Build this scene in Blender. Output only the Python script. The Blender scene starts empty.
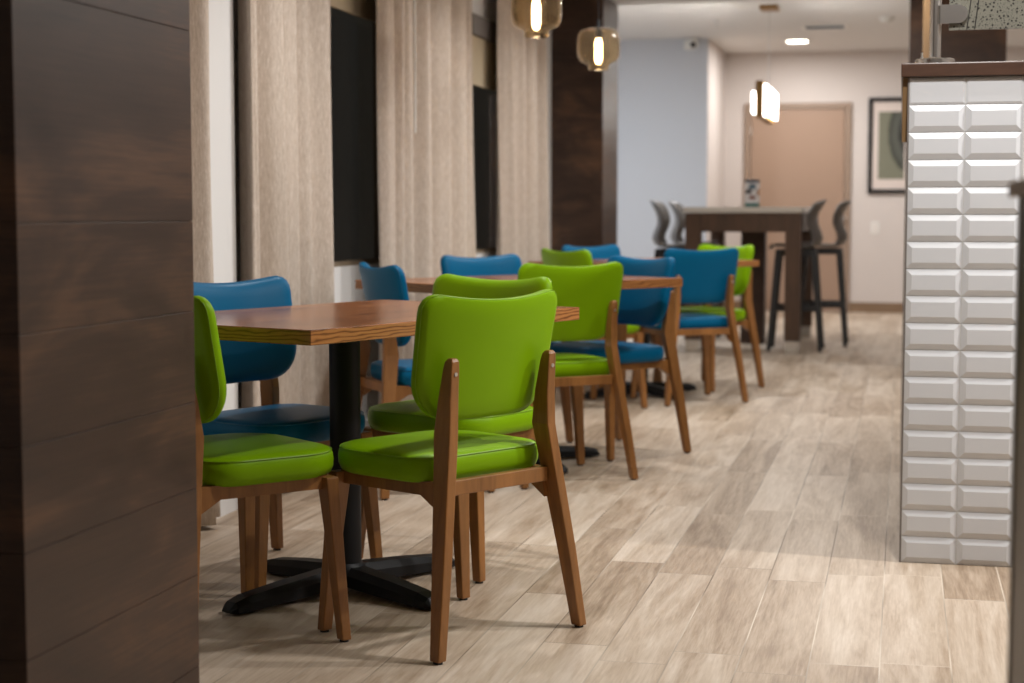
import bpy, bmesh, math, random
from mathutils import Vector, Matrix, Euler
random.seed(7)
PI = math.pi
S = bpy.context.scene
C = S.collection

# ------------------------------------------------------------------ camera
cd = bpy.data.cameras.new('camera'); cam = bpy.data.objects.new('camera', cd); C.objects.link(cam)
cd.sensor_width = 36.0; cd.lens = 36.0*1650/1024
cam.location = (0, 0, 1.0)
cam.rotation_euler = (PI/2 - math.radians(4.453), 0, math.radians(13.293))
cd.clip_start = 0.05
cd.dof.use_dof = True; cd.dof.focus_distance = 4.0; cd.dof.aperture_fstop = 3.3
S.camera = cam

# ------------------------------------------------------------------ world, lamps, exposure
w = bpy.data.worlds.new('world'); S.world = w; w.use_nodes = True
w.node_tree.nodes['Background'].inputs[0].default_value = (.06, .056, .047, 1)
S.view_settings.view_transform = 'Standard'; S.view_settings.look = 'None'
S.view_settings.gamma = 1; S.view_settings.use_curve_mapping = False
S.view_settings.exposure = 0.0

def lamp(name, loc, power, size=.2, col=(1, .84, .66), rot=(0, 0, 0), spread=180):
    l = bpy.data.lights.new(name, 'AREA'); l.shape = 'DISK'; l.size = size
    l.energy = power; l.color = col; l.spread = math.radians(spread)
    o = bpy.data.objects.new(name, l); C.objects.link(o); o.location = loc; o.rotation_euler = rot
    return o
WARM = (1, .98, .955); NEUT = (1, .98, .96); COOL = (.86, .93, 1)
CZ, CF = 2.44, 2.62          # dining ceiling, far ceiling
for x, y, p in [(1.7, 4.55, 62), (.2, 3.78, 33), (.5, 6.4, 26), (-.2, 8.4, 22), (-.4, 10.3, 11), (2.8, 2.6, 9), (2.8, 6.2, 16),
                (2.4, 9.2, 16)]:
    lamp('ceiling_lamp', (x, y, CZ-.02), p, .16, WARM)
for y, p in ((5.45, 13), (7.5, 11), (9.3, 9)):
    lamp('ceiling_lamp', (-1.3, y, CZ-.02), p, .14, WARM, spread=130)
lamp('far_lamp', (-1.0, 15.95, CF-.03), 27, .2, WARM)
lamp('far_lamp', (.9, 15.4, CF-.03), 26, .2, WARM)
lamp('far_lamp', (.4, 13.0, CF-.03), 7, .2, NEUT)
lamp('far_lamp', (-2.7, 13.0, CF-.03), 62, .25, COOL)

# ------------------------------------------------------------------ materials
def mat(name, col=(.5, .5, .5), rough=.5, metal=0., spec=.5, coat=0.):
    m = bpy.data.materials.new(name); m.use_nodes = True
    b = m.node_tree.nodes['Principled BSDF']
    b.inputs['Base Color'].default_value = (*col, 1); b.inputs['Roughness'].default_value = rough
    b.inputs['Metallic'].default_value = metal; b.inputs['Specular IOR Level'].default_value = spec
    b.inputs['Coat Weight'].default_value = coat
    return m
def srgb(r, g, b):
    f = lambda c: (c/255/12.92 if c/255 <= .04045 else ((c/255+.055)/1.055)**2.4)
    return (f(r), f(g), f(b))
class N:
    def __init__(s, m): s.t = m.node_tree; s.b = s.t.nodes['Principled BSDF']
    def n(s, typ, ins=None, **kw):
        x = s.t.nodes.new(typ)
        for k, v in kw.items(): setattr(x, k, v)
        for k, v in (ins or {}).items():
            if hasattr(v, 'is_output'): s.t.links.new(v, x.inputs[k])
            else: x.inputs[k].default_value = v
        return x
    def link(s, a, b): s.t.links.new(a, b)
    def coord(s, scale=(1, 1, 1), rot=(0, 0, 0), kind='Object'):
        tc = s.n('ShaderNodeTexCoord')
        return s.n('ShaderNodeMapping', {'Vector': tc.outputs[kind], 'Scale': scale, 'Rotation': rot}).outputs[0]
    def ramp(s, fac, stops):
        r = s.n('ShaderNodeValToRGB', {'Fac': fac}); e = r.color_ramp.elements
        while len(e) < len(stops): e.new(.5)
        for i, (p, c) in enumerate(stops):
            e[i].position = p; e[i].color = (*c, 1)
        return r.outputs[0]
    def math(s, op, a, b=0., c=0.):
        return s.n('ShaderNodeMath', {0: a, 1: b, 2: c}, operation=op).outputs[0]
    def mix(s, fac, a, b, blend='MIX'):
        x = s.n('ShaderNodeMix', data_type='RGBA', blend_type=blend)
        for i, v in ((0, fac), (6, a), (7, b)):
            if hasattr(v, 'is_output'): s.t.links.new(v, x.inputs[i])
            else: x.inputs[i].default_value = v if i == 0 else (*v, 1)
        return x.outputs[2]
    def noise(s, vec, scale, detail=4, rough=.55, dist=0.):
        return s.n('ShaderNodeTexNoise', {'Vector': vec, 'Scale': scale, 'Detail': detail, 'Roughness': rough, 'Distortion': dist}).outputs[0]
    def bump(s, h, strength, dist=.002):
        s.link(s.n('ShaderNodeBump', {'Height': h, 'Strength': strength, 'Distance': dist}).outputs[0], s.b.inputs['Normal'])

def wood(name, dark, light, scale=(1, 1, 1), rough=.4, contrast=(.3, .7), bump=.05, nscale=12, coat=0.):
    m = mat(name, light, rough, coat=coat); k = N(m)
    v = k.coord(scale)
    a = k.noise(v, nscale, 5, .6, .6)
    b = k.noise(v, nscale*5, 3, .6)
    f = k.math('ADD', k.math('MULTIPLY', a, .75), k.math('MULTIPLY', b, .25))
    k.link(k.ramp(f, [(contrast[0], dark), (contrast[1], light)]), k.b.inputs['Base Color'])
    k.bump(f, bump)
    return m
M = {}
M['chair_wood'] = wood('chair_wood', srgb(116, 76, 36), srgb(164, 112, 60), (1, 1, .12), .38, nscale=20)
def vinyl(name, col):
    m = mat(name, col, .42, spec=.14); k = N(m)
    v = k.coord()
    g = k.noise(v, 420, 2, .5)
    k.bump(g, .05, .001)
    big = k.noise(v, 5, 2, .5)
    k.link(k.mix(k.math('MULTIPLY', big, .25), col, tuple(c*.78 for c in col)), k.b.inputs['Base Color'])
    return m
M['green'] = vinyl('green_vinyl', srgb(127, 172, 3))
M['blue'] = vinyl('blue_vinyl', srgb(0, 97, 140))
M['green_seam'] = mat('green_piping', srgb(124, 168, 3), .45)
M['blue_seam'] = mat('blue_piping', srgb(0, 95, 138), .45)
M['black'] = mat('black_metal', (.006, .006, .007), .5, spec=.25)
M['glide'] = mat('black_glide', (.01, .01, .01), .6)
M['steel'] = mat('brushed_steel', (.72, .71, .69), .24, 1.)
M['screw'] = mat('screw_steel', (.7, .7, .68), .3, 1.)
M['brass'] = mat('aged_brass', srgb(150, 118, 74), .35, 1.)
M['black_wood'] = mat('black_stool_wood', (.012, .011, .011), .45)
M['shell'] = mat('grey_plastic', srgb(100, 95, 91), .4)
M['quartz'] = mat('pale_quartz', srgb(205, 198, 188), .3)
M['door'] = mat('beige_door', srgb(164, 136, 116), .5)
M['door_frame'] = mat('beige_door_frame', srgb(152, 130, 113), .5)
M['ceil'] = mat('ceiling_white', srgb(226, 224, 222), .8)
M['wall_warm'] = mat('wall_warm', srgb(214, 204, 198), .7)
M['wall_white'] = mat('wall_white', srgb(234, 233, 232), .7)
M['wall_blue'] = mat('wall_pale_grey', srgb(204, 207, 213), .7)
M['base'] = wood('base_wood', srgb(120, 95, 72), srgb(150, 122, 96), (.2, 1, 1), .5)
M['grey_trim'] = mat('grey_trim', srgb(120, 114, 110), .5)
M['jamb'] = mat('beige_window_frame', srgb(134, 118, 98), .5)
M['blind'] = mat('roller_blind', srgb(205, 190, 162), .8)
M['white_plastic'] = mat('white_plastic', srgb(235, 233, 228), .4)
M['mat_board'] = mat('mat_board', srgb(222, 208, 200), .8)
M['oak'] = wood('oak_post', srgb(112, 86, 56), srgb(146, 116, 80), (1, 1, .1), .4)

# tabletop: long warm grain with darker zebra streaks
def table_mat(name, c0, c1, c2, zs=1.):
    m = mat(name, c1, .22, spec=.5); k = N(m)
    v = k.coord((.5, 5., 5.))
    d = k.noise(v, 2.2, 4, .6)
    s = k.math('MULTIPLY_ADD', k.noise(v, 9, 4, .65, .8), .55, k.math('MULTIPLY', d, .45))
    k.link(k.ramp(s, [(.40, c0), (.48, c1), (.62, c2)]), k.b.inputs['Base Color'])
    return m
M['table_top'] = table_mat('table_top_wood', srgb(84, 46, 24), srgb(150, 92, 54), srgb(184, 122, 74))
def edge_mat():
    m = mat('table_edge_wood', srgb(170, 110, 55), .35); k = N(m)
    v = k.coord((3.4, 3.4, 15.), (0, .12, 0))
    wv = k.n('ShaderNodeTexWave', {'Vector': v, 'Scale': 2.2, 'Distortion': 11., 'Detail': 3., 'Detail Scale': .8}, bands_direction='Z').outputs[1]
    k.link(k.ramp(wv, [(.02, srgb(112, 68, 34)), (.16, srgb(156, 101, 54)), (.8, srgb(178, 120, 68))]), k.b.inputs['Base Color'])
    return m
M['table_edge'] = edge_mat()
# dark stained panel cladding of the columns
def stained():
    m = mat('stained_panel', srgb(60, 42, 32), .4, spec=.4); k = N(m)
    v = k.coord((1, .55, 1.6))
    a = k.noise(v, 3.2, 5, .6, .8); b = k.noise(k.coord((3, 2, 60)), 2.5, 4, .6, .3)
    f = k.math('ADD', k.math('MULTIPLY', a, .75), k.math('MULTIPLY', b, .25))
    k.link(k.ramp(f, [(.3, srgb(42, 28, 20)), (.5, srgb(66, 47, 36)), (.7, srgb(104, 74, 52))]), k.b.inputs['Base Color'])
    k.link(k.math('MULTIPLY_ADD', a, .25, .3), k.b.inputs['Roughness'])
    return m
M['stained'] = stained()
M['dark_wood'] = wood('dark_wood', srgb(50, 32, 24), srgb(78, 52, 38), (.15, .15, 1), .4, nscale=14)
M['bar_wood'] = wood('bar_wood', srgb(60, 42, 29), srgb(90, 64, 45), (1, 1, .15), .5, nscale=14)
M['cap_wood'] = wood('cap_wood', srgb(54, 36, 28), srgb(92, 66, 52), (.25, 1, 1), .35, nscale=10)
def linen():
    m = mat('linen_curtain', srgb(190, 172, 148), .85, spec=.1); k = N(m)
    a = k.noise(k.coord((170, 170, 24)), 1.2, 2, .5); b = k.noise(k.coord((330, 330, 55)), 1.6, 2, .5)
    f = k.math('ADD', k.math('MULTIPLY', a, .55), k.math('MULTIPLY', b, .45))
    k.link(k.ramp(f, [(.36, srgb(190, 175, 160)), (.5, srgb(205, 191, 178)), (.58, srgb(210, 197, 184)), (.68, srgb(228, 218, 208))]), k.b.inputs['Base Color'])
    k.b.inputs['Subsurface Weight'].default_value = 0
    k.bump(f, .12, .002)
    return m
M['linen'] = linen()
# wood-look floor planks, running along the room (Y)
def floor_mat():
    m = mat('plank_tile', srgb(190, 165, 140), .4, spec=.4); k = N(m)
    tc = k.n('ShaderNodeTexCoord'); sp = k.n('ShaderNodeSeparateXYZ', {0: tc.outputs['Object']})
    W, L = .1535, .93
    xx = k.math('DIVIDE', k.math('ADD', sp.outputs[0], 20*W + .0325), W)
    row = k.math('FLOOR', xx); fx = k.math('FRACT', xx)
    rnd = k.n('ShaderNodeTexWhiteNoise', {'W': row}, noise_dimensions='1D').outputs[0]
    yy = k.math('ADD', k.math('DIVIDE', sp.outputs[1], L), k.math('MULTIPLY', rnd, 7.3))
    col = k.math('FLOOR', yy); fy = k.math('FRACT', yy)
    ex = k.math('MULTIPLY', k.math('MINIMUM', fx, k.math('SUBTRACT', 1., fx)), W)
    ey = k.math('MULTIPLY', k.math('MINIMUM', fy, k.math('SUBTRACT', 1., fy)), L)
    g = k.math('LESS_THAN', k.math('MINIMUM', ex, ey), .0016)
    pid = k.n('ShaderNodeCombineXYZ', {0: row, 1: col})
    wn = k.n('ShaderNodeTexWhiteNoise', {'Vector': pid.outputs[0]}, noise_dimensions='3D')
    off = k.n('ShaderNodeVectorMath', {0: wn.outputs[1], 1: (17, 23, 9)}, operation='MULTIPLY').outputs[0]
    sc = k.n('ShaderNodeVectorMath', {0: tc.outputs['Object'], 1: (9., .9, 1)}, operation='MULTIPLY').outputs[0]
    v = k.n('ShaderNodeVectorMath', {0: sc, 1: off}, operation='ADD').outputs[0]
    a = k.noise(v, 1.1, 5, .6, 1.4); b = k.noise(v, 6.5, 4, .65, .8)
    sc2 = k.n('ShaderNodeVectorMath', {0: tc.outputs['Object'], 1: (110., 5., 1)}, operation='MULTIPLY').outputs[0]
    fine = k.noise(k.n('ShaderNodeVectorMath', {0: sc2, 1: off}, operation='ADD').outputs[0], 1.5, 3, .6, .5)
    f = k.math('ADD', k.math('ADD', k.math('MULTIPLY', a, .5), k.math('MULTIPLY', b, .22)), k.math('MULTIPLY_ADD', wn.outputs[0], .15, k.math('MULTIPLY', fine, .2)))
    c = k.ramp(f, [(.38, srgb(140, 119, 98)), (.48, srgb(172, 152, 131)), (.58, srgb(194, 177, 158)), (.70, srgb(212, 198, 182))])
    gr = k.noise(tc.outputs['Object'], 1.7, 2, .5)
    gc = k.ramp(gr, [(.40, srgb(120, 102, 84)), (.62, srgb(212, 200, 184))])
    k.link(k.mix(g, c, gc), k.b.inputs['Base Color'])
    k.link(k.math('MULTIPLY_ADD', b, .2, .34), k.b.inputs['Roughness'])
    h = k.math('SUBTRACT', k.math('MULTIPLY', b, .25), g)
    k.bump(h, .25, .002)
    return m
M['floor'] = floor_mat()
M['tile'] = mat('white_glazed_tile', srgb(208, 210, 214), .3, spec=.4)
M['grout'] = mat('tile_grout', srgb(208, 207, 204), .8)
def glass_mat(name, col, rough=0., ior=1.45):
    m = mat(name, col, rough); b = m.node_tree.nodes['Principled BSDF']
    b.inputs['Transmission Weight'].default_value = 1; b.inputs['IOR'].default_value = ior
    return m
M['smoked'] = glass_mat('smoked_glass', srgb(220, 206, 182), .0); M['smoked'].node_tree.nodes['Principled BSDF'].inputs['Transmission Weight'].default_value = .975
M['pane'] = glass_mat('window_glass', (.55, .55, .55), .02)
def emit(name, col, strength):
    m = mat(name, col); b = m.node_tree.nodes['Principled BSDF']
    b.inputs['Emission Color'].default_value = (*col, 1); b.inputs['Emission Strength'].default_value = strength
    return m
M['bulb'] = emit('bulb_glow', (1, .76, .46), 34)
M['panel_glow'] = emit('lit_opal_panel', (1, .97, .92), 9)
M['can_glow'] = emit('lit_downlight', (1, .9, .75), 14)
# sneeze-guard glass: grey-green with dark mottled speckle and strips
def figured():
    m = mat('figured_glass', srgb(130, 132, 116), .15); k = N(m)
    v = k.coord()
    vo = k.n('ShaderNodeTexVoronoi', {'Vector': v, 'Scale': 95., 'Randomness': 1.}).outputs[0]
    vo2 = k.n('ShaderNodeTexVoronoi', {'Vector': v, 'Scale': 320., 'Randomness': 1.}).outputs[0]
    s = k.math('MAXIMUM', k.math('LESS_THAN', vo, .27), k.math('LESS_THAN', vo2, .22))
    nz = k.math('GREATER_THAN', k.noise(v, 160, 3, .6), .62)
    s = k.math('MAXIMUM', s, nz)
    sp = k.n('ShaderNodeSeparateXYZ', {0: v}); q = k.math('MULTIPLY_ADD', sp.outputs[2], -.12, sp.outputs[0])
    for c0 in (.4035, .4245): s = k.math('MAXIMUM', s, k.math('LESS_THAN', k.math('ABSOLUTE', k.math('SUBTRACT', q, c0-.42)), .0016))
    k.link(k.mix(s, srgb(120, 118, 108), srgb(46, 44, 43)), k.b.inputs['Base Color'])
    return m
M['figured'] = figured()
def art():
    m = mat('art_print', srgb(120, 120, 100), .6); k = N(m)
    v = k.coord(); sp = k.n('ShaderNodeSeparateXYZ', {0: v})
    dx = k.math('SUBTRACT', sp.outputs[0], .22); dz = k.math('MULTIPLY', k.math('SUBTRACT', sp.outputs[2], .12), .62)
    r = k.math('SQRT', k.math('ADD', k.math('MULTIPLY', dx, dx), k.math('MULTIPLY', dz, dz)))
    r = k.math('ADD', r, k.math('MULTIPLY', k.noise(v, 18, 3), .03))
    k.link(k.ramp(r, [(.0, srgb(24, 24, 24)), (.15, srgb(34, 34, 32)), (.18, srgb(88, 90, 82)), (.235, srgb(80, 82, 74)), (.25, srgb(50, 52, 46)), (.28, srgb(122, 122, 104))]), k.b.inputs['Base Color'])
    return m
M['art'] = art()

# ------------------------------------------------------------------ mesh helpers
def obj(name, bm, m, parent=None, smooth=False, loc=(0, 0, 0)):
    bmesh.ops.recalc_face_normals(bm, faces=bm.faces)
    me = bpy.data.meshes.new(name); bm.to_mesh(me); bm.free()
    for x in (m if isinstance(m, (list, tuple)) else [m]): me.materials.append(x)
    if smooth:
        for p in me.polygons: p.use_smooth = True
        me.set_sharp_from_angle(angle=math.radians(42))
    o = bpy.data.objects.new(name, me); C.objects.link(o); o.location = loc
    if parent: o.parent = parent
    return o
def empty(name, label, cat, loc=(0, 0, 0), rz=0, group=None):
    o = bpy.data.objects.new(name, None); C.objects.link(o); o.location = loc; o.rotation_euler = (0, 0, rz)
    o.empty_display_size = .1
    return tag(o, label, cat, group)
def tag(o, label, cat, group=None):
    o['label'] = label; o['category'] = cat
    if group: o['group'] = group
    return o
def struct(name, bm, m, parent=None, smooth=False, label=None, loc=(0, 0, 0)):
    o = obj(name, bm, m, parent, smooth, loc)
    if not parent: o['kind'] = 'structure'
    if label: o['label'] = label
    return o
def B(): return bmesh.new()
def box(bm, x0, x1, y0, y1, z0, z1, bev=0., mi=0):
    vs = [bm.verts.new((x, y, z)) for x in (x0, x1) for y in (y0, y1) for z in (z0, z1)]
    fs = [bm.faces.new([vs[i] for i in q]) for q in ((0, 1, 3, 2), (4, 6, 7, 5), (0, 4, 5, 1), (2, 3, 7, 6), (0, 2, 6, 4), (1, 5, 7, 3))]
    for f in fs: f.material_index = mi
    if bev:
        es = list({e for f in fs for e in f.edges})
        bmesh.ops.bevel(bm, geom=es, offset=bev, segments=2, affect='EDGES', profile=.5)
    return bm
def loft(bm, rings, cap=True, closed=True):
    R = [[bm.verts.new(p) for p in r] for r in rings]
    n = len(R[0])
    for a, b in zip(R[:-1], R[1:]):
        for i in range(n if closed else n-1):
            bm.faces.new((a[i], a[(i+1) % n], b[(i+1) % n], b[i]))
    if cap:
        bm.faces.new(R[0][::-1]); bm.faces.new(R[-1])
    return bm
def lathe(bm, prof, c=(0, 0, 0), seg=28, cap=False):
    rings = [[(c[0]+r*math.cos(2*PI*i/seg), c[1]+r*math.sin(2*PI*i/seg), c[2]+z) for i in range(seg)] for r, z in prof]
    return loft(bm, rings, cap=cap)
def cyl(bm, p0, p1, r0, r1=None, seg=14):
    p0, p1 = Vector(p0), Vector(p1); r1 = r0 if r1 is None else r1
    d = (p1-p0).normalized(); a = d.orthogonal().normalized(); b = d.cross(a)
    ring = lambda p, r: [p + (a*math.cos(2*PI*i/seg)+b*math.sin(2*PI*i/seg))*r for i in range(seg)]
    return loft(bm, [ring(p0, r0), ring(p1, r1)])
def tube(bm, pts, r, seg=6):
    "closed tube through pts"
    n = len(pts); rings = []
    for i in range(n):
        p = Vector(pts[i]); t = (Vector(pts[(i+1) % n])-Vector(pts[i-1])).normalized()
        a = t.cross(Vector((0, 0, 1)))
        if a.length < .15: a = t.cross(Vector((0, 1, 0)))
        a.normalize(); b = t.cross(a)
        if rings and False: pass
        rings.append([p + (a*math.cos(2*PI*j/seg)+b*math.sin(2*PI*j/seg))*r for j in range(seg)])
    R = [[bm.verts.new(p) for p in q] for q in rings]
    for i in range(n):
        A_, B_ = R[i], R[(i+1) % n]
        # align start index to the nearest vertex
        k = min(range(seg), key=lambda s: (A_[0].co-B_[s].co).length)
        dirn = 1 if (A_[1].co-B_[(k+1) % seg].co).length <= (A_[1].co-B_[(k-1) % seg].co).length else -1
        for j in range(seg):
            q = (A_[j], A_[(j+1) % seg], B_[(k+dirn*(j+1)) % seg], B_[(k+dirn*j) % seg])
            if len(set(q)) == 4: bm.faces.new(q)
    return bm
def round_poly(pts, rad, n=6):
    out = []
    m = len(pts)
    for i in range(m):
        p = Vector(pts[i]); a = (Vector(pts[i-1])-p).normalized(); b = (Vector(pts[(i+1) % m])-p).normalized()
        th = a.angle(b); r = rad[i]; t = r/math.tan(th/2)
        c = p + (a+b).normalized()*(r/math.sin(th/2))
        s = p+a*t; e = p+b*t
        a0 = math.atan2(s.y-c.y, s.x-c.x); a1 = math.atan2(e.y-c.y, e.x-c.x)
        d = (a1-a0+PI) % (2*PI)-PI
        out += [(c.x+r*math.cos(a0+d*k/n), c.y+r*math.sin(a0+d*k/n)) for k in range(n+1)]
    return out
def resample(pts, n):
    P = [Vector(p) for p in pts]; P.append(P[0]); L = [0]
    for a, b in zip(P[:-1], P[1:]): L.append(L[-1]+(b-a).length)
    out = []; j = 0
    for i in range(n):
        t = L[-1]*i/n
        while L[j+1] < t: j += 1
        f = (t-L[j])/max(1e-9, L[j+1]-L[j]); out.append(tuple(P[j].lerp(P[j+1], f)))
    return out
def extrude_poly(bm, pts, axis, a, b, mi=0):
    "pts in the plane normal to axis; axis 0: (y,z), 1: (x,z), 2: (x,y)"
    def P(p, t): return {0: (t, p[0], p[1]), 1: (p[0], t, p[1]), 2: (p[0], p[1], t)}[axis]
    lo = [bm.verts.new(P(p, a)) for p in pts]; hi = [bm.verts.new(P(p, b)) for p in pts]
    n = len(pts); F = [bm.faces.new(lo), bm.faces.new(hi[::-1])]
    for i in range(n): F.append(bm.faces.new((lo[i], lo[(i+1) % n], hi[(i+1) % n], hi[i])))
    for f in F: f.material_index = mi
    return bm
def copy_tree(o, parent=None):
    c = o.copy(); C.objects.link(c); c.parent = parent
    for ch in list(o.children): copy_tree(ch, c)
    return c

# ------------------------------------------------------------------ room shell
XW = -2.3
bm = B(); box(bm, -4.2, 5.5, -2.6, 17.3, -.12, 0); struct('floor', bm, M['floor'])
bm = B()
box(bm, -2.5, 5.4, -2.5, 11.47, CZ, CZ+.4); box(bm, -4.1, 5.4, 11.47, 17.2, CF, CF+.22)
struct('ceiling', bm, M['ceil'])
WIN = [(4.0, 4.9), (6.05, 7.30), (8.68, 9.95)]   # window openings (y ranges)
ZS, ZT = .775, 2.08
bm = B(); ys = [-2.5]+[v for a in WIN for v in a]+[11.47]
for a, b in zip(ys[0::2], ys[1::2]): box(bm, XW-.16, XW, a, b, 0, CZ)
for a, b in WIN:
    box(bm, XW-.16, XW, a, b, 0, ZS); box(bm, XW-.16, XW, a, b, ZT, CZ)
struct('wall_left', bm, M['wall_white'])
bm = B(); box(bm, -2.5, 5.4, -2.6, -2.5, 0, CZ); struct('wall_front', bm, M['wall_warm'])
bm = B(); box(bm, 5.4, 5.5, -2.6, 17.2, 0, CF); struct('wall_right', bm, M['wall_warm'])
bm = B(); box(bm, -1.79, 5.4, 17.0, 17.15, 0, CF); struct('wall_back', bm, M['wall_warm'])
bm = B(); box(bm, -4.1, -1.79, 15.5, 17.15, 0, CF); struct('wall_alcove', bm, [M['wall_blue'], M['wall_warm']])
for f in bpy.data.objects['wall_alcove'].data.polygons:
    if f.normal.x > .5: f.material_index = 1
bm = B(); box(bm, -4.2, -4.1, 11.3, 17.15, 0, CF); box(bm, -4.1, XW-.16, 11.35, 11.47, 0, CF); struct('wall_side', bm, M['wall_blue'])
bm = B(); box(bm, XW, XW+.012, 2.9, 10.8, 0, .09, .003); struct('baseboard_left', bm, M['wall_white'])
bm = B(); box(bm, -1.79, -1.585, 16.985, 17.0, 0, .1); box(bm, -.515, 5.4, 16.985, 17.0, 0, .1); struct('baseboard_back', bm, M['base'])
for i, (a, b) in enumerate(WIN):
    bm = B(); t = .05; x0, x1 = XW-.07, XW-.004
    box(bm, x0, x1, a, a+t, ZS, ZT); box(bm, x0, x1, b-t, b, ZS, ZT)
    box(bm, x0, x1, a+t, b-t, ZT-t, ZT); box(bm, x0, x1, a+t, b-t, ZS, ZS+.02)
    wn = struct('window_%d' % (i+1), bm, M['jamb'])
    bm = B(); box(bm, XW-.045, XW-.037, a+t, b-t, ZS+.02, ZT-t); obj('pane', bm, M['pane'], wn)
    zb = (1.7, 1.855, 1.71)[i]
    bm = B(); box(bm, XW+.004, XW+.008, a+t+.004, b-t-.004, zb, 1.99); box(bm, XW, XW+.012, a+t+.004, b-t-.004, zb-.012, zb+.01)
    obj('blind', bm, M['blind'], wn)
    bm = B(); box(bm, XW-.003, XW+.028, a+t-.02, b-t+.02, 1.965, 2.078, .004); obj('blind_headrail', bm, M['grey_trim'], wn)
bm = B(); box(bm, XW, XW+.07, 4.93, 5.62, 0, CZ); box(bm, XW+.06, XW+.128, 4.955, 5.172, 0, CZ); struct('wall_pier', bm, M['wall_white'], label='narrow white wall pier between the two nearest curtains')

# wood clad columns: stacked boards with fine joints
def column(name, x0, x1, y0, y1, ztop, zs, label):
    bm = B(); g = .0006; e = .0025
    box(bm, x0+e, x1-e, y0+e, y1-e, 0, ztop)
    for a, b in zip(zs[:-1], zs[1:]): box(bm, x0, x1, y0, y1, a+g, b-g, .0008)
    return struct(name, bm, M['stained'], label=label)
zz = [0, .135, .313, .48, .644, .816, .985, 1.337, 1.51, 1.68, 1.86, 2.03, 2.21, 2.438]
column('wall_column_near', -2.0, -1.297, 2.25, 2.884, CZ, zz, 'dark stained wood panel column filling the left edge of the picture')
column('wall_column_far', XW, -1.95, 10.873, 11.465, CZ, zz, 'dark wood clad column at the far end of the curtains')
column('wall_column_right', .02, .62, 11.0, 11.46, CZ, zz, 'dark wood column rising behind the tiled half wall')

# door, picture, outlet, ceiling bits at the back
bm = B()
box(bm, -1.583, -1.52, 16.965, 17.0, 0, 2.105, .004); box(bm, -.58, -.517, 16.965, 17.0, 0, 2.105, .004); box(bm, -1.52, -.58, 16.965, 17.0, 2.045, 2.105, .004)
d = struct('door_1', bm, M['door_frame'])
bm = B(); box(bm, -1.515, -.585, 16.98, 16.999, .01, 2.04, .002); obj('door_panel', bm, M['door'], d)
bm = B()
for z in (.3, 1.0, 1.78): cyl(bm, (-1.515, 16.972, z), (-1.515, 16.972, z+.1), .009)
obj('hinge', bm, M['steel'], d)
bm = B(); cyl(bm, (-.65, 16.98, .95), (-.65, 16.93, .95), .012); box(bm, -.66, -.55, 16.925, 16.94, .94, .96, .004); obj('door_handle', bm, M['steel'], d)
p = empty('framed_picture', 'black framed abstract print on the far wall right of the beige door', 'picture', (-.125, 17.0, 1.672))
bm = B(); hw, hh, fw = .226, .475, .04
for a in ((-hw, -hw+fw, -hh, hh), (hw-fw, hw, -hh, hh), (-hw+fw, hw-fw, -hh, -hh+fw), (-hw+fw, hw-fw, hh-fw, hh)): box(bm, a[0], a[1], -.03, 0, a[2], a[3])
obj('frame', bm, M['black'], p)
bm = B(); box(bm, -hw+fw, hw-fw, -.014, -.002, -hh+fw, hh-fw); obj('mat_board', bm, M['mat_board'], p)
bm = B(); box(bm, -.128, .128, -.016, -.0145, -.335, .335); obj('print', bm, M['art'], p)
t = empty('wall_outlet', 'white electrical wall plate low on the far wall below the framed picture', 'outlet', (-.27, 17.0, .85))
bm = B(); box(bm, -.038, .038, -.007, 0, -.06, .06, .003); obj('cover_plate', bm, M['white_plastic'], t)
bm = B(); box(bm, -.017, .017, -.009, -.006, -.04, -.008, .003); box(bm, -.017, .017, -.009, -.006, .008, .04, .003); obj('socket', bm, M['mat_board'], t)
t = empty('recessed_downlight', 'lit round recessed downlight in the far ceiling', 'ceiling light', (-1.0, 15.95, CF))
bm = B(); lathe(bm, [(.09, -.002), (.118, -.009), (.122, 0)], seg=32); obj('trim_ring', bm, M['white_plastic'], t, True)
bm = B(); cyl(bm, (0, 0, -.004), (0, 0, -.008), .098, seg=32); obj('lens', bm, M['can_glow'], t)
t = empty('ceiling_vent', 'blue grey slotted air vent in the far ceiling', 'vent', (-.69, 14.75, CF))
bm = B()
for a in ((-.2, .2, -.16, -.125), (-.2, .2, .125, .16), (-.2, -.165, -.125, .125), (.165, .2, -.125, .125)): box(bm, a[0], a[1], a[2], a[3], -.012, 0)
obj('frame', bm, M['white_plastic'], t)
bm = B()
for i in range(8): box(bm, -.165, .165, -.12+i*.031, -.105+i*.031, -.01, -.001)
obj('louvre', bm, mat('vent_louvre', srgb(92, 112, 130), .5), t)
t = empty('security_camera', 'small white dome camera on top of the grey wall corner', 'camera', (-1.96, 15.5, 2.56))
bm = B(); box(bm, -.05, .03, -.05, 0, -.045, .045, .01); obj('mount', bm, M['white_plastic'], t)
bm = B(); lathe(bm, [(.002, -.05), (.03, -.042), (.048, -.02), (.05, .02), (.04, .05), (.002, .058)], (.03, -.07, 0), 20); obj('dome', bm, M['white_plastic'], t, True)
bm = B(); lathe(bm, [(.001, -.03), (.02, -.024), (.03, -.002), (.02, .02), (.001, .026)], (.045, -.108, -.008), 16); obj('lens', bm, M['black'], t, True)
sp = tag(obj('sprinkler_head', lathe(B(), [(.001, -.055), (.022, -.052), (.022, -.048), (.008, -.045), (.009, -.012), (.032, -.008), (.034, 0)], seg=16), M['screw'], None, True, (-1.56, 14.1, CF)), 'small sprinkler head in the far ceiling above the grey wall', 'sprinkler')
sd = empty('smoke_detector', 'white smoke detector on the ceiling near the right wood column', 'smoke detector', (-.16, 14.2, CF))
bm = B(); lathe(bm, [(.001, -.045), (.035, -.043), (.05, -.03), (.052, -.018)], seg=24); obj('sensor_head', bm, M['white_plastic'], sd, True)
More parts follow.
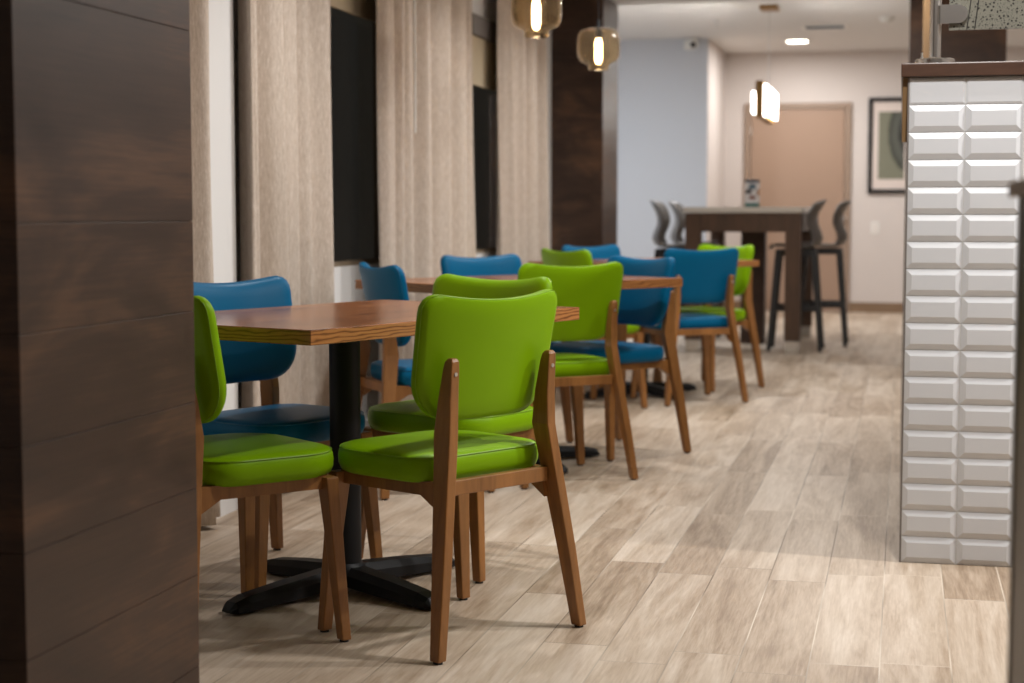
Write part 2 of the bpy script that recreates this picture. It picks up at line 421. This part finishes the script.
bm = B(); lathe(bm, [(.052, -.02), (.062, -.016), (.064, 0)], seg=24); obj('base_ring', bm, M['white_plastic'], sd, True)

# ------------------------------------------------------------------ curtains
def curtain(y0, y1, seed, label, ztop=2.41):
    r = random.Random(seed); bm = B(); n = int((y1-y0)/.0075); m = 26
    ks = [(2*PI/(.14+.03*r.random()), .032, r.random()*6), (2*PI/(.30+.08*r.random()), .026, r.random()*6), (2*PI/.07, .007, r.random()*6)]
    ph = [r.uniform(-.5, .5) for _ in range(3)]
    rings = []
    for j in range(m+1):
        t = j/m; z = .015 + (ztop-.015)*t; row = []
        amp = 1.1-.25*t
        for i in range(n+1):
            u = i/n; y = y0+(y1-y0)*(u+.012*math.sin(5*t+u*9+seed)*(1-abs(2*u-1)))
            s = y + .018*math.sin(2.2*t+seed)
            x = sum(a*amp*math.sin(k*s+p_+q*t*1.6) for (k, a, p_), q in zip(ks, ph))
            x = .55*x + .45*math.copysign(abs(x)**.8*.5, x)
            row.append((XW+.135+x, y, z))
        rings.append(row)
    loft(bm, rings, cap=False, closed=False)
    o = obj('curtain', bm, M['linen'], None, True)
    s = o.modifiers.new('thick', 'SOLIDIFY'); s.thickness = .003
    return tag(o, label, 'curtain', 'linen curtains along the window wall')
curtain(4.25, 4.945, 3, 'beige linen curtain beside the dark panel column, the nearest of the four')
cB = curtain(5.17, 6.08, 11, 'wide beige linen curtain behind the nearest table, left of the first dark window')
cC = curtain(6.72, 8.26, 22, 'widest beige linen curtain between the two dark windows')
curtain(9.02, 9.93, 5, 'beige linen curtain at the far end, beside the far wood column')
wd = empty('curtain_wand', 'white pull wand hanging in front of the curtain between the two windows', 'curtain wand', (XW+.215, 6.98, 1.35))
bm = B(); cyl(bm, (0, 0, 0), (0, 0, 1.03), .006); obj('rod', bm, M['white_plastic'], wd, True)
bm = B(); cyl(bm, (0, 0, 1.03), (0, 0, 1.06), .004); obj('hook', bm, M['steel'], wd, True)

# ------------------------------------------------------------------ dining chair (faces local +Y)
SEAT_OUT = resample(round_poly([(-.208, -.147), (.208, -.147), (.224, .217), (-.224, .217)], [.075, .075, .12, .12], 8), 72)
BACK_OUT = resample(round_poly([(-.208, 0), (.208, 0), (.22, .303), (-.22, .303)], [.105, .105, .045, .045], 8), 80)
def chair(colour, label):
    root = empty('dining_chair', label, 'chair', group='padded dining chairs around the tables')
    V, P = M[colour], M[colour+'_seam']
    # seat pad
    z0 = .388
    prof = [(0, 0), (.55, 0), (.93, 0), (.975, .006), (1., .02), (1.004, .036), (.995, .05), (.972, .058), (.93, .0625), (.8, .066), (.5, .069), (.2, .07)]
    bm = B(); rings = [[(x*s, .035+(y-.035)*s, z0+dz) for x, y in SEAT_OUT] for s, dz in prof[1:]]
    loft(bm, rings); seat = obj('seat', bm, V, root, True)
    bm = B(); tube(bm, [(x*.983, .035+(y-.035)*.983, z0+.057) for x, y in SEAT_OUT], .0018); obj('piping', bm, P, seat, True)
    # backrest: curved and tilted pad
    ZB, T, TILT, CUR, Y0 = .525, .046, math.tan(math.radians(11)), .75, -.126
    def bp(u, v, t):
        if v > .2: v -= .024*(1-(u/.22)**2)*min(1, (v-.2)/.09)
        y = Y0 - v*TILT + CUR*u*u + t*math.cos(math.atan(2*CUR*u))
        x = u - t*math.sin(math.atan(2*CUR*u))
        return (x, y, ZB+v)
    prof = [(.15, .5), (.4, .5), (.65, .49), (.82, .46), (.92, .38), (.97, .25), (.995, .08), (1.0, -.1), (.99, -.3), (.965, -.42), (.9, -.48), (.7, -.5), (.4, -.5), (.15, -.5)]
    bm = B(); rings = [[bp(x*s, .152+(y-.152)*s, d_*T) for x, y in BACK_OUT] for s, d_ in prof]
    loft(bm, rings); back = obj('backrest', bm, V, root, True)
    bm = B(); tube(bm, [bp(x*.986, .152+(y-.152)*.986, -.335*T) for x, y in BACK_OUT], .0013); obj('piping', bm, P, back, True)
    # legs
    def rect(c, a, b): return [(c[0]-a/2, c[1]-b/2, c[2]), (c[0]+a/2, c[1]-b/2, c[2]), (c[0]+a/2, c[1]+b/2, c[2]), (c[0]-a/2, c[1]+b/2, c[2])]
    for s in (-1, 1):
        bm = B()
        st = [(s*.233, -.22, .005, .025, .03), (s*.205, -.203, .2, .027, .04), (s*.17, -.178, .43, .028, .05), (s*.16, -.17, .5, .028, .054),
              (s*.158, -.176, .58, .027, .042), (s*.158, -.186, .652, .025, .03), (s*.158, -.189, .668, .023, .025), (s*.158, -.191, .676, .016, .014)]
        loft(bm, [rect((x, y, z), a, b) for x, y, z, a, b in st])
        leg = obj('leg', bm, M['chair_wood'], root)
        bv = leg.modifiers.new('bevel', 'BEVEL'); bv.width = .003; bv.segments = 2; bv.limit_method = 'ANGLE'
        bm = B(); cyl(bm, (s*.233, -.22, 0), (s*.233, -.22, .007), .011); obj('glide', bm, M['glide'], leg, True)
        bm = B(); cyl(bm, (s*.158, -.195, .64), (s*.158, -.2025, .64), .0048); obj('screw', bm, M['screw'], leg, True)
        bm = B()
        loft(bm, [rect((s*.23, .182, .005), .028, .024), rect((s*.208, .17, .25), .038, .03), rect((s*.195, .162, .388), .047, .033)])
        leg = obj('leg', bm, M['chair_wood'], root)
        bv = leg.modifiers.new('bevel', 'BEVEL'); bv.width = .003; bv.segments = 2; bv.limit_method = 'ANGLE'
        bm = B(); cyl(bm, (s*.23, .182, 0), (s*.23, .182, .007), .011); obj('glide', bm, M['glide'], leg, True)
        # side rail widening towards the rear leg
        bm = B(); extrude_poly(bm, [(-.165, .392), (.155, .392), (.155, .36), (-.11, .36), (-.135, .345), (-.174, .322)], 0, -.011, .011)
        for v in bm.verts: v.co.x += s*(.178+.05*v.co.y)
        obj('side_rail', bm, M['chair_wood'], root)
    bm = B(); box(bm, -.175, .175, .152, .174, .358, .392, .002); obj('front_rail', bm, M['chair_wood'], root)
    bm = B(); box(bm, -.16, .16, -.184, -.162, .362, .396, .002); obj('rear_rail', bm, M['chair_wood'], root)
    return root
protos = {'green': chair('green', ''), 'blue': chair('blue', '')}
used = set()
def put_chair(colour, x, y, deg, label):
    o = protos[colour] if colour not in used else copy_tree(protos[colour])
    used.add(colour)
    o.location = (x, y, 0); o.rotation_euler = (0, 0, math.radians(deg-90)); o['label'] = label
    return o
# deg = compass of the facing direction, counter-clockwise from +X
put_chair('green', -1.056, 3.783, 148.7, 'lime green padded dining chair seen from behind, closest to the camera')
put_chair('green', -1.23, 4.535, 244.5, 'lime green dining chair mostly hidden behind the closest green chair')
put_chair('green', -1.549, 3.607, 51.4, 'lime green dining chair half hidden by the dark panel column at left')
put_chair('blue', -1.69, 4.26, -24, 'blue dining chair on the curtain side of the nearest table')
put_chair('green', -1.286, 6.10, 130.4, 'lime green dining chair seen from behind at the middle table')
put_chair('blue', -1.18, 6.82, 227.4, 'blue dining chair at the right end of the middle table, facing us')
put_chair('blue', -1.704, 5.768, 36, 'blue dining chair seen side on in front of the white wall under the window')
put_chair('blue', -1.682, 6.945, -38, 'blue dining chair on the curtain side of the middle table, only its backrest showing')
put_chair('blue', -1.111, 8.771, 125.7, 'blue dining chair seen from behind at the farthest dining table')
put_chair('green', -1.091, 9.482, 231.8, 'lime green dining chair just behind the farthest blue one, near the bar table')
put_chair('green', -1.565, 8.376, 45, 'lime green dining chair at the left end of the farthest dining table')
put_chair('blue', -1.62, 9.26, -37.2, 'blue dining chair in front of the far wood column')

# ------------------------------------------------------------------ dining tables (long axis = local X)
def table(label):
    root = empty('dining_table', label, 'table', group='pedestal dining tables'); CY = .03
    L, W, Z0, Z1 = 1.105, .70, .705, .74
    bm = B(); box(bm, -L/2, L/2, -W/2, W/2, Z0, Z1, .0018)
    top = obj('tabletop', bm, [M['table_top'], M['table_edge']], root)
    for f in top.data.polygons:
        if abs(f.normal.z) < .3: f.material_index = 1
    bm = B(); box(bm, -.2, .2, -.15+CY, .15+CY, .698, .7055, .002); lathe(bm, [(.06, .685), (.06, .699)], (0, CY, 0), seg=20, cap=True); obj('mounting_plate', bm, M['black'], root)
    bm = B(); cyl(bm, (0, CY, .06), (0, CY, .69), .041, seg=28); obj('column', bm, M['black'], root, True)
    bm = B(); lathe(bm, [(.055, .02), (.056, .05), (.05, .068), (.039, .078)], (0, CY, 0), seg=28, cap=True); obj('hub', bm, M['black'], root, True)
    for k, r in enumerate((.395, .345, .395, .345)):
        a = k*PI/2 - math.radians(8); ca, sa = math.cos(a), math.sin(a)
        def sec(d, w_, z0, z1):
            return [(d*ca-q*sa, d*sa+q*ca+CY, z) for q, z in ((-w_, z0), (w_, z0), (w_*.92, z0+(z1-z0)*.6), (w_*.55, z1), (-w_*.55, z1), (-w_*.92, z0+(z1-z0)*.6))]
        bm = B(); loft(bm, [sec(.02, .04, .02, .07), sec(r*.55, .039, .012, .055), sec(r-.05, .036, .008, .042), sec(r-.015, .031, .007, .032), sec(r, .02, .007, .014)])
        leg = obj('foot', bm, M['black'], root)
        bm = B(); d = r-.045; cyl(bm, (d*ca, d*sa+CY, 0), (d*ca, d*sa+CY, .01), .016); obj('glide', bm, M['glide'], leg, True)
    return root
t1 = table('nearest pedestal dining table with striped wood edge and black cross base')
t2 = copy_tree(t1); t2['label'] = 'middle pedestal dining table, between the nearest and the farthest one'
t3 = copy_tree(t1); t3['label'] = 'farthest pedestal dining table, in front of the bar table'
for t, x, y, a in ((t1, -1.398, 4.105, 21.8), (t2, -1.466, 6.36, 37), (t3, -1.37, 8.97, 34)):
    t.location = (x, y, 0); t.rotation_euler = (0, 0, math.radians(90-a))

# ------------------------------------------------------------------ globe pendants in a row over the tables
def pendant(label):
    root = empty('pendant_lamp', label, 'pendant lamp', group='smoked glass pendants in a row')
    po = [(.046, 0), (.05, .006), (.049, .02), (.058, .03), (.086, .042), (.1, .062), (.1045, .095), (.1045, .14), (.1, .17), (.088, .189), (.06, .198), (.03, .2)]
    pi = [(max(r-.0035, .004), z+.0015) for r, z in po]
    bm = B(); loft(bm, [[(r*math.cos(2*PI*i/40), r*math.sin(2*PI*i/40), z) for i in range(40)] for r, z in po+pi[::-1]], cap=False)
    n = len(po)*2
    g = obj('glass_shade', bm, M['smoked'], root, True)
    bm = B(); lathe(bm, [(.001, .03), (.013, .036), (.018, .055), (.018, .13), (.012, .15), (.007, .156)], seg=18); obj('bulb', bm, M['bulb'], root, True)
    bm = B(); lathe(bm, [(.013, .152), (.018, .156), (.018, .198), (.032, .2), (.032, .206), (.012, .21), (.006, .245)], seg=22, cap=True); obj('socket_cap', bm, M['black'], root, True)
    bm = B(); cyl(bm, (0, 0, .24), (0, 0, CZ-1.712-.018), .0028, seg=8); obj('cord', bm, M['black'], root, True)
    bm = B(); lathe(bm, [(.055, CZ-1.712), (.055, CZ-1.712-.015), (.045, CZ-1.712-.02)], seg=24, cap=True); obj('canopy', bm, M['black'], root, True)
    return root
pd = pendant('smoked glass pendant lamp cut by the top edge, left of the other glass pendant')
pd.location = (-1.465, 6.63, 1.712)
p2 = copy_tree(pd); p2['label'] = 'smoked glass pendant lamp hanging in front of the far wood column'; p2.location = (-1.45, 7.96, 1.69)
for ch in p2.children:
    if ch.name.startswith(('cord', 'canopy')): ch.location.z = .022

# ------------------------------------------------------------------ communal bar table, stools, tent card, linear pendant
BX, BY = -1.11, 12.7
bt = empty('bar_table', 'tall dark wood bar table with pale stone top in front of the beige door', 'bar table', (BX, BY, 0))
bm = B(); box(bm, -.42, .42, -.87, .87, 1.002, 1.042, .003); obj('stone_top', bm, M['quartz'], bt)
bm = B()
box(bm, -.4, .4, -.85, -.825, .865, 1.001); box(bm, -.4, .4, .825, .85, .865, 1.001)
box(bm, -.4, -.375, -.825, .825, .865, 1.001); box(bm, .375, .4, -.825, .825, .865, 1.001); obj('apron', bm, M['bar_wood'], bt)
for sx in (-1, 1):
    for sy in (-1, 1):
        bm = B(); x, y = sx*.355, sy*.8; box(bm, x-.055, x+.055, y-.06, y+.06, .09, 1.0, .003); lg = obj('leg', bm, M['bar_wood'], bt)
        bm = B(); box(bm, x-.05, x+.05, y-.055, y+.055, 0, .092, .003); obj('metal_foot', bm, M['steel'], lg)
bm = B(); box(bm, -.09, .09, .0, .2, 0, 1.0, .003); obj('centre_post', bm, M['dark_wood'], bt)
def stool(label):
    root = empty('bar_stool', label, 'bar stool', group='grey shell bar stools')
    # moulded shell: profile (y, z) from the front lip over the seat up the backrest; local +Y is forward
    prof = [(.19, .735), (.185, .757), (.16, .765), (.1, .763), (.02, .757), (-.06, .753), (-.12, .757), (-.165, .775), (-.185, .81), (-.178, .85), (-.16, .89), (-.148, .93), (-.15, .97), (-.165, 1.02), (-.185, 1.06), (-.21, 1.1)]
    wid = [.15, .165, .172, .175, .177, .178, .177, .17, .16, .155, .163, .175, .185, .188, .182, .15]
    n = 14; bm = B(); R = []
    for j, ((y, z), hw_) in enumerate(zip(prof, wid)):
        row = []
        for i in range(n+1):
            u = -1+2*i/n; c = u*u
            if j < 7: p_ = (u*hw_, y-.01*c, z+.012*c)
            else: p_ = (u*hw_, y+.06*c, z-.02*c*(j == 15))
            row.append(bm.verts.new(p_))
        R.append(row)
    for j in range(len(R)-1):
        for i in range(n):
            if j in (12,) and 4 <= i <= 9: continue
            bm.faces.new((R[j][i], R[j][i+1], R[j+1][i+1], R[j+1][i]))
    sh = obj('shell_seat', bm, M['shell'], root, True)
    m_ = sh.modifiers.new('thick', 'SOLIDIFY'); m_.thickness = .012
    for sx in (-1, 1):
        for sy in (-1, 1):
            bm = B(); a, b = (sx*.185, sy*.185-.01, 0), (sx*.125, sy*.125-.01, .735)
            q = lambda c, h: [(c[0]-h, c[1]-h, c[2]), (c[0]+h, c[1]-h, c[2]), (c[0]+h, c[1]+h, c[2]), (c[0]-h, c[1]+h, c[2])]
            loft(bm, [q(a, .015), q(b, .021)]); obj('leg', bm, M['black_wood'], root)
    bm = B()
    box(bm, -.145, .145, -.155, -.115, .69, .735); box(bm, -.145, .145, .095, .135, .69, .735)
    box(bm, -.145, -.105, -.115, .095, .69, .735); box(bm, .105, .145, -.115, .095, .69, .735); obj('seat_frame', bm, M['black_wood'], root)
    e = .162
    for nm, a in (('front', (-e, e, e-.025, e+.0, .27, .315)), ('rear', (-e, e, -e-.02, -e+.005, .27, .315)), ('l', (-e-.012, -e+.012, -e, e-.02, .29, .33)), ('r', (e-.012, e+.012, -e, e-.02, .29, .33))):
        bm = B(); box(bm, *a, .002); obj('footrest', bm, M['black_wood'], root)
    return root
s0 = stool('rightmost grey shell bar stool, farthest out from the right side of the bar table')
s0.location = (-.6, 12.76, 0); s0.rotation_euler = (0, 0, PI/2)
for x, y, r, lb in ((-.76, 12.24, PI/2, 'grey shell bar stool tucked under the right side of the bar table'),
                    (-1.62, 12.25, -PI/2, 'leftmost grey shell bar stool, its curved back against the grey wall'),
                    (-1.60, 13.08, -PI/2, 'grey shell bar stool left of the bar table, partly hidden by the table corner')):
    s = copy_tree(s0); s.location = (x, y, 0); s.rotation_euler = (0, 0, r); s['label'] = lb
tc = empty('tent_card', 'small promotional card with print standing on the bar table', 'table card', (-1.09, 12.35, 1.0425), .12)
bm = B(); box(bm, -.055, .055, -.028, .028, 0, .012, .002); obj('stand', bm, mat('card_stand_teal', srgb(12, 92, 84), .4), tc)
bm = B(); extrude_poly(bm, [(-.012, .012), (.012, .012), (.002, .205), (-.002, .205)], 0, -.053, .053); obj('card', bm, mat('card_paper', srgb(206, 200, 198), .5), tc)
navy = mat('card_navy', srgb(44, 56, 72), .5); slate = mat('card_slate', srgb(72, 96, 110), .5); choc = mat('card_brown', srgb(126, 82, 70), .5); blk = mat('card_black', srgb(18, 18, 20), .5); tan = mat('card_tan', srgb(150, 108, 70), .5); teal = mat('card_teal', srgb(14, 100, 90), .5)
def patch(name, pts, m):
    # sits on the sloping front of the card
    f = lambda z: -.012+(z-.012)*(.010/.193)-.0012
    bm = B(); lo = [bm.verts.new((x, f(z), z)) for x, z in pts]; hi = [bm.verts.new((x, f(z)+.001, z)) for x, z in pts]
    n = len(pts); bm.faces.new(lo); bm.faces.new(hi[::-1])
    for i in range(n): bm.faces.new((lo[i], lo[(i+1) % n], hi[(i+1) % n], hi[i]))
    obj(name, bm, m, tc)
patch('header_band', [(-.053, .182), (.053, .182), (.053, .204), (-.053, .204)], navy)
patch('photo', [(-.03, .14), (.02, .13), (.03, .17), (-.02, .172)], slate)
patch('photo', [(-.05, .1), (-.01, .1), (.0, .128), (-.03, .135), (-.05, .122)], blk)
patch('photo', [(.03, .09), (.052, .085), (.052, .14), (.036, .13)], tan)
patch('photo', [(-.03, .062), (.02, .056), (.03, .078), (-.01, .092)], choc)
patch('footer_band', [(-.053, .014), (.053, .014), (.053, .03), (-.053, .03)], teal)

lp = empty('linear_pendant', 'rectangular lit pendant with opal glass panels over the bar table', 'pendant lamp', (-1.05, 12.95, 1.71))
bm = B()
for sy in (-1, 1): box(bm, -.03, .03, sy*.52-.012, sy*.52+.012, 0, .27, .002)
box(bm, -.03, .03, -.51, .51, .255, .27); box(bm, -.03, .03, -.51, .51, 0, .012); obj('brass_frame', bm, M['brass'], lp)
for sx in (-1, 1):
    bm = B(); box(bm, sx*.045-.012, sx*.045+.012, -.54, .5, .03, .215+.025*sx, .006); obj('opal_panel', bm, M['panel_glow'], lp)
bm = B(); cyl(bm, (0, .3, .27), (0, .3, CF-1.71-.02), .003, seg=8); obj('cord', bm, M['steel'], lp)
bm = B(); box(bm, -.07, .07, .18, .42, CF-1.71-.03, CF-1.71, .003); obj('canopy', bm, M['brass'], lp)

# ------------------------------------------------------------------ tiled half wall with wood cap, sneeze guard
HX0, HX1, HY0, HY1, HZ = .009, .323, 4.81, 8.0, 1.379
bm = B(); box(bm, HX0+.002, HX1, HY0, HY1, 0, HZ); hw_ = struct('wall_half', bm, M['grout'], label='chest high half wall end faced with white bevelled subway tiles')
bm = B(); tw, th = .1552, .0766; g = .0011
for i in range(2):
    for j in range(18):
        x0, x1 = HX0+i*tw+g, HX0+(i+1)*tw-g; z0, z1 = j*th+g, (j+1)*th-g; b_ = .0165
        if j == 17: b_ = .006
        y_ = HY0; yo = HY0-.002; yt = HY0-(.0085 if j < 17 else .0045)
        r0 = [(x0, y_, z0), (x1, y_, z0), (x1, y_, z1), (x0, y_, z1)]; r1 = [(x, yo, z) for x, _, z in r0]
        r2 = [(x0+b_, yt, z0+b_), (x1-b_, yt, z0+b_), (x1-b_, yt, z1-b_), (x0+b_, yt, z1-b_)]
        loft(bm, [r0, r1, r2])
obj('tile_cladding', bm, M['tile'], hw_)
bm = B(); box(bm, HX0-.002, HX0+.003, HY0-.003, HY1, 0, HZ); obj('edge_trim', bm, M['grey_trim'], hw_)
bm = B(); box(bm, HX1, HX1+.004, HY0-.006, HY0+.3, 0, HZ); obj('edge_trim', bm, M['wall_white'], hw_)
bm = B(); extrude_poly(bm, [(4.815, HZ), (4.835, HZ), (4.835, 1.2), (4.83, 1.2)], 0, HX0-.016, HX0-.002); obj('corbel', bm, M['oak'], hw_)
bm = B(); box(bm, -.012, .62, 4.79, HY1, HZ+.001, HZ+.039, .003); cp = struct('trim_counter', bm, M['cap_wood'], label='dark wood cap on top of the tiled half wall')
ZC = HZ+.04
sg = empty('sneeze_guard_post', 'round brushed steel post standing on the wood cap of the tiled wall', 'post', (.08, 4.865, ZC))
bm = B(); cyl(bm, (0, 0, .01), (0, 0, .62), .0165, seg=28); obj('post', bm, M['steel'], sg, True)
bm = B(); lathe(bm, [(.055, 0), (.055, .012), (.052, .015), (.02, .0155)], seg=36, cap=True); obj('base_flange', bm, M['steel'], sg, True)
bm = B(); cyl(bm, (-.036, -.02, .015), (-.036, -.02, .019), .0045, seg=10); cyl(bm, (-.036, -.02, .019), (-.036, -.02, .032), .003, seg=10); obj('screw', bm, M['screw'], sg, True)
bm = B()
arc = [(.061+.026*math.cos(a), .138+.026*math.sin(a)) for a in [(-PI/2+PI*i/12) for i in range(13)]]
extrude_poly(bm, [(.012, .112)]+arc+[(.012, .164)], 1, -.022, -.0095); obj('clip', bm, M['steel'], sg)
gp = tag(obj('sneeze_guard_glass', box(B(), (.117), 1.2, 4.857, 4.867, ZC+.094, ZC+.6), M['figured']), 'grey patterned glass guard panel held by the steel clip above the tiled wall', 'glass panel')
tag(obj('oak_post', box(B(), .082, .122, 8.6, 8.66, 0, CZ, .004), M['oak']), 'light oak upright behind the steel post, beyond the tiled wall', 'post')
# foreground cabinet at the right edge
sc = empty('side_cabinet', 'out of focus cabinet corner at the right edge, closest to the camera', 'cabinet', (.132, 1.98, 0))
bm = B(); box(bm, 0, .7, -.6, .0, .06, 1.018, .004); obj('body', bm, M['dark_wood'], sc)
bm = B(); box(bm, -.003, .012, .0, .008, .06, 1.018, .002); obj('edge_band', bm, M['grey_trim'], sc)
bm = B(); box(bm, -.014, .73, -.62, .02, 1.018, 1.036, .003); obj('top', bm, M['base'], sc)
bm = B(); box(bm, .03, .68, -.57, -.03, 0, .06); obj('plinth', bm, M['black'], sc)
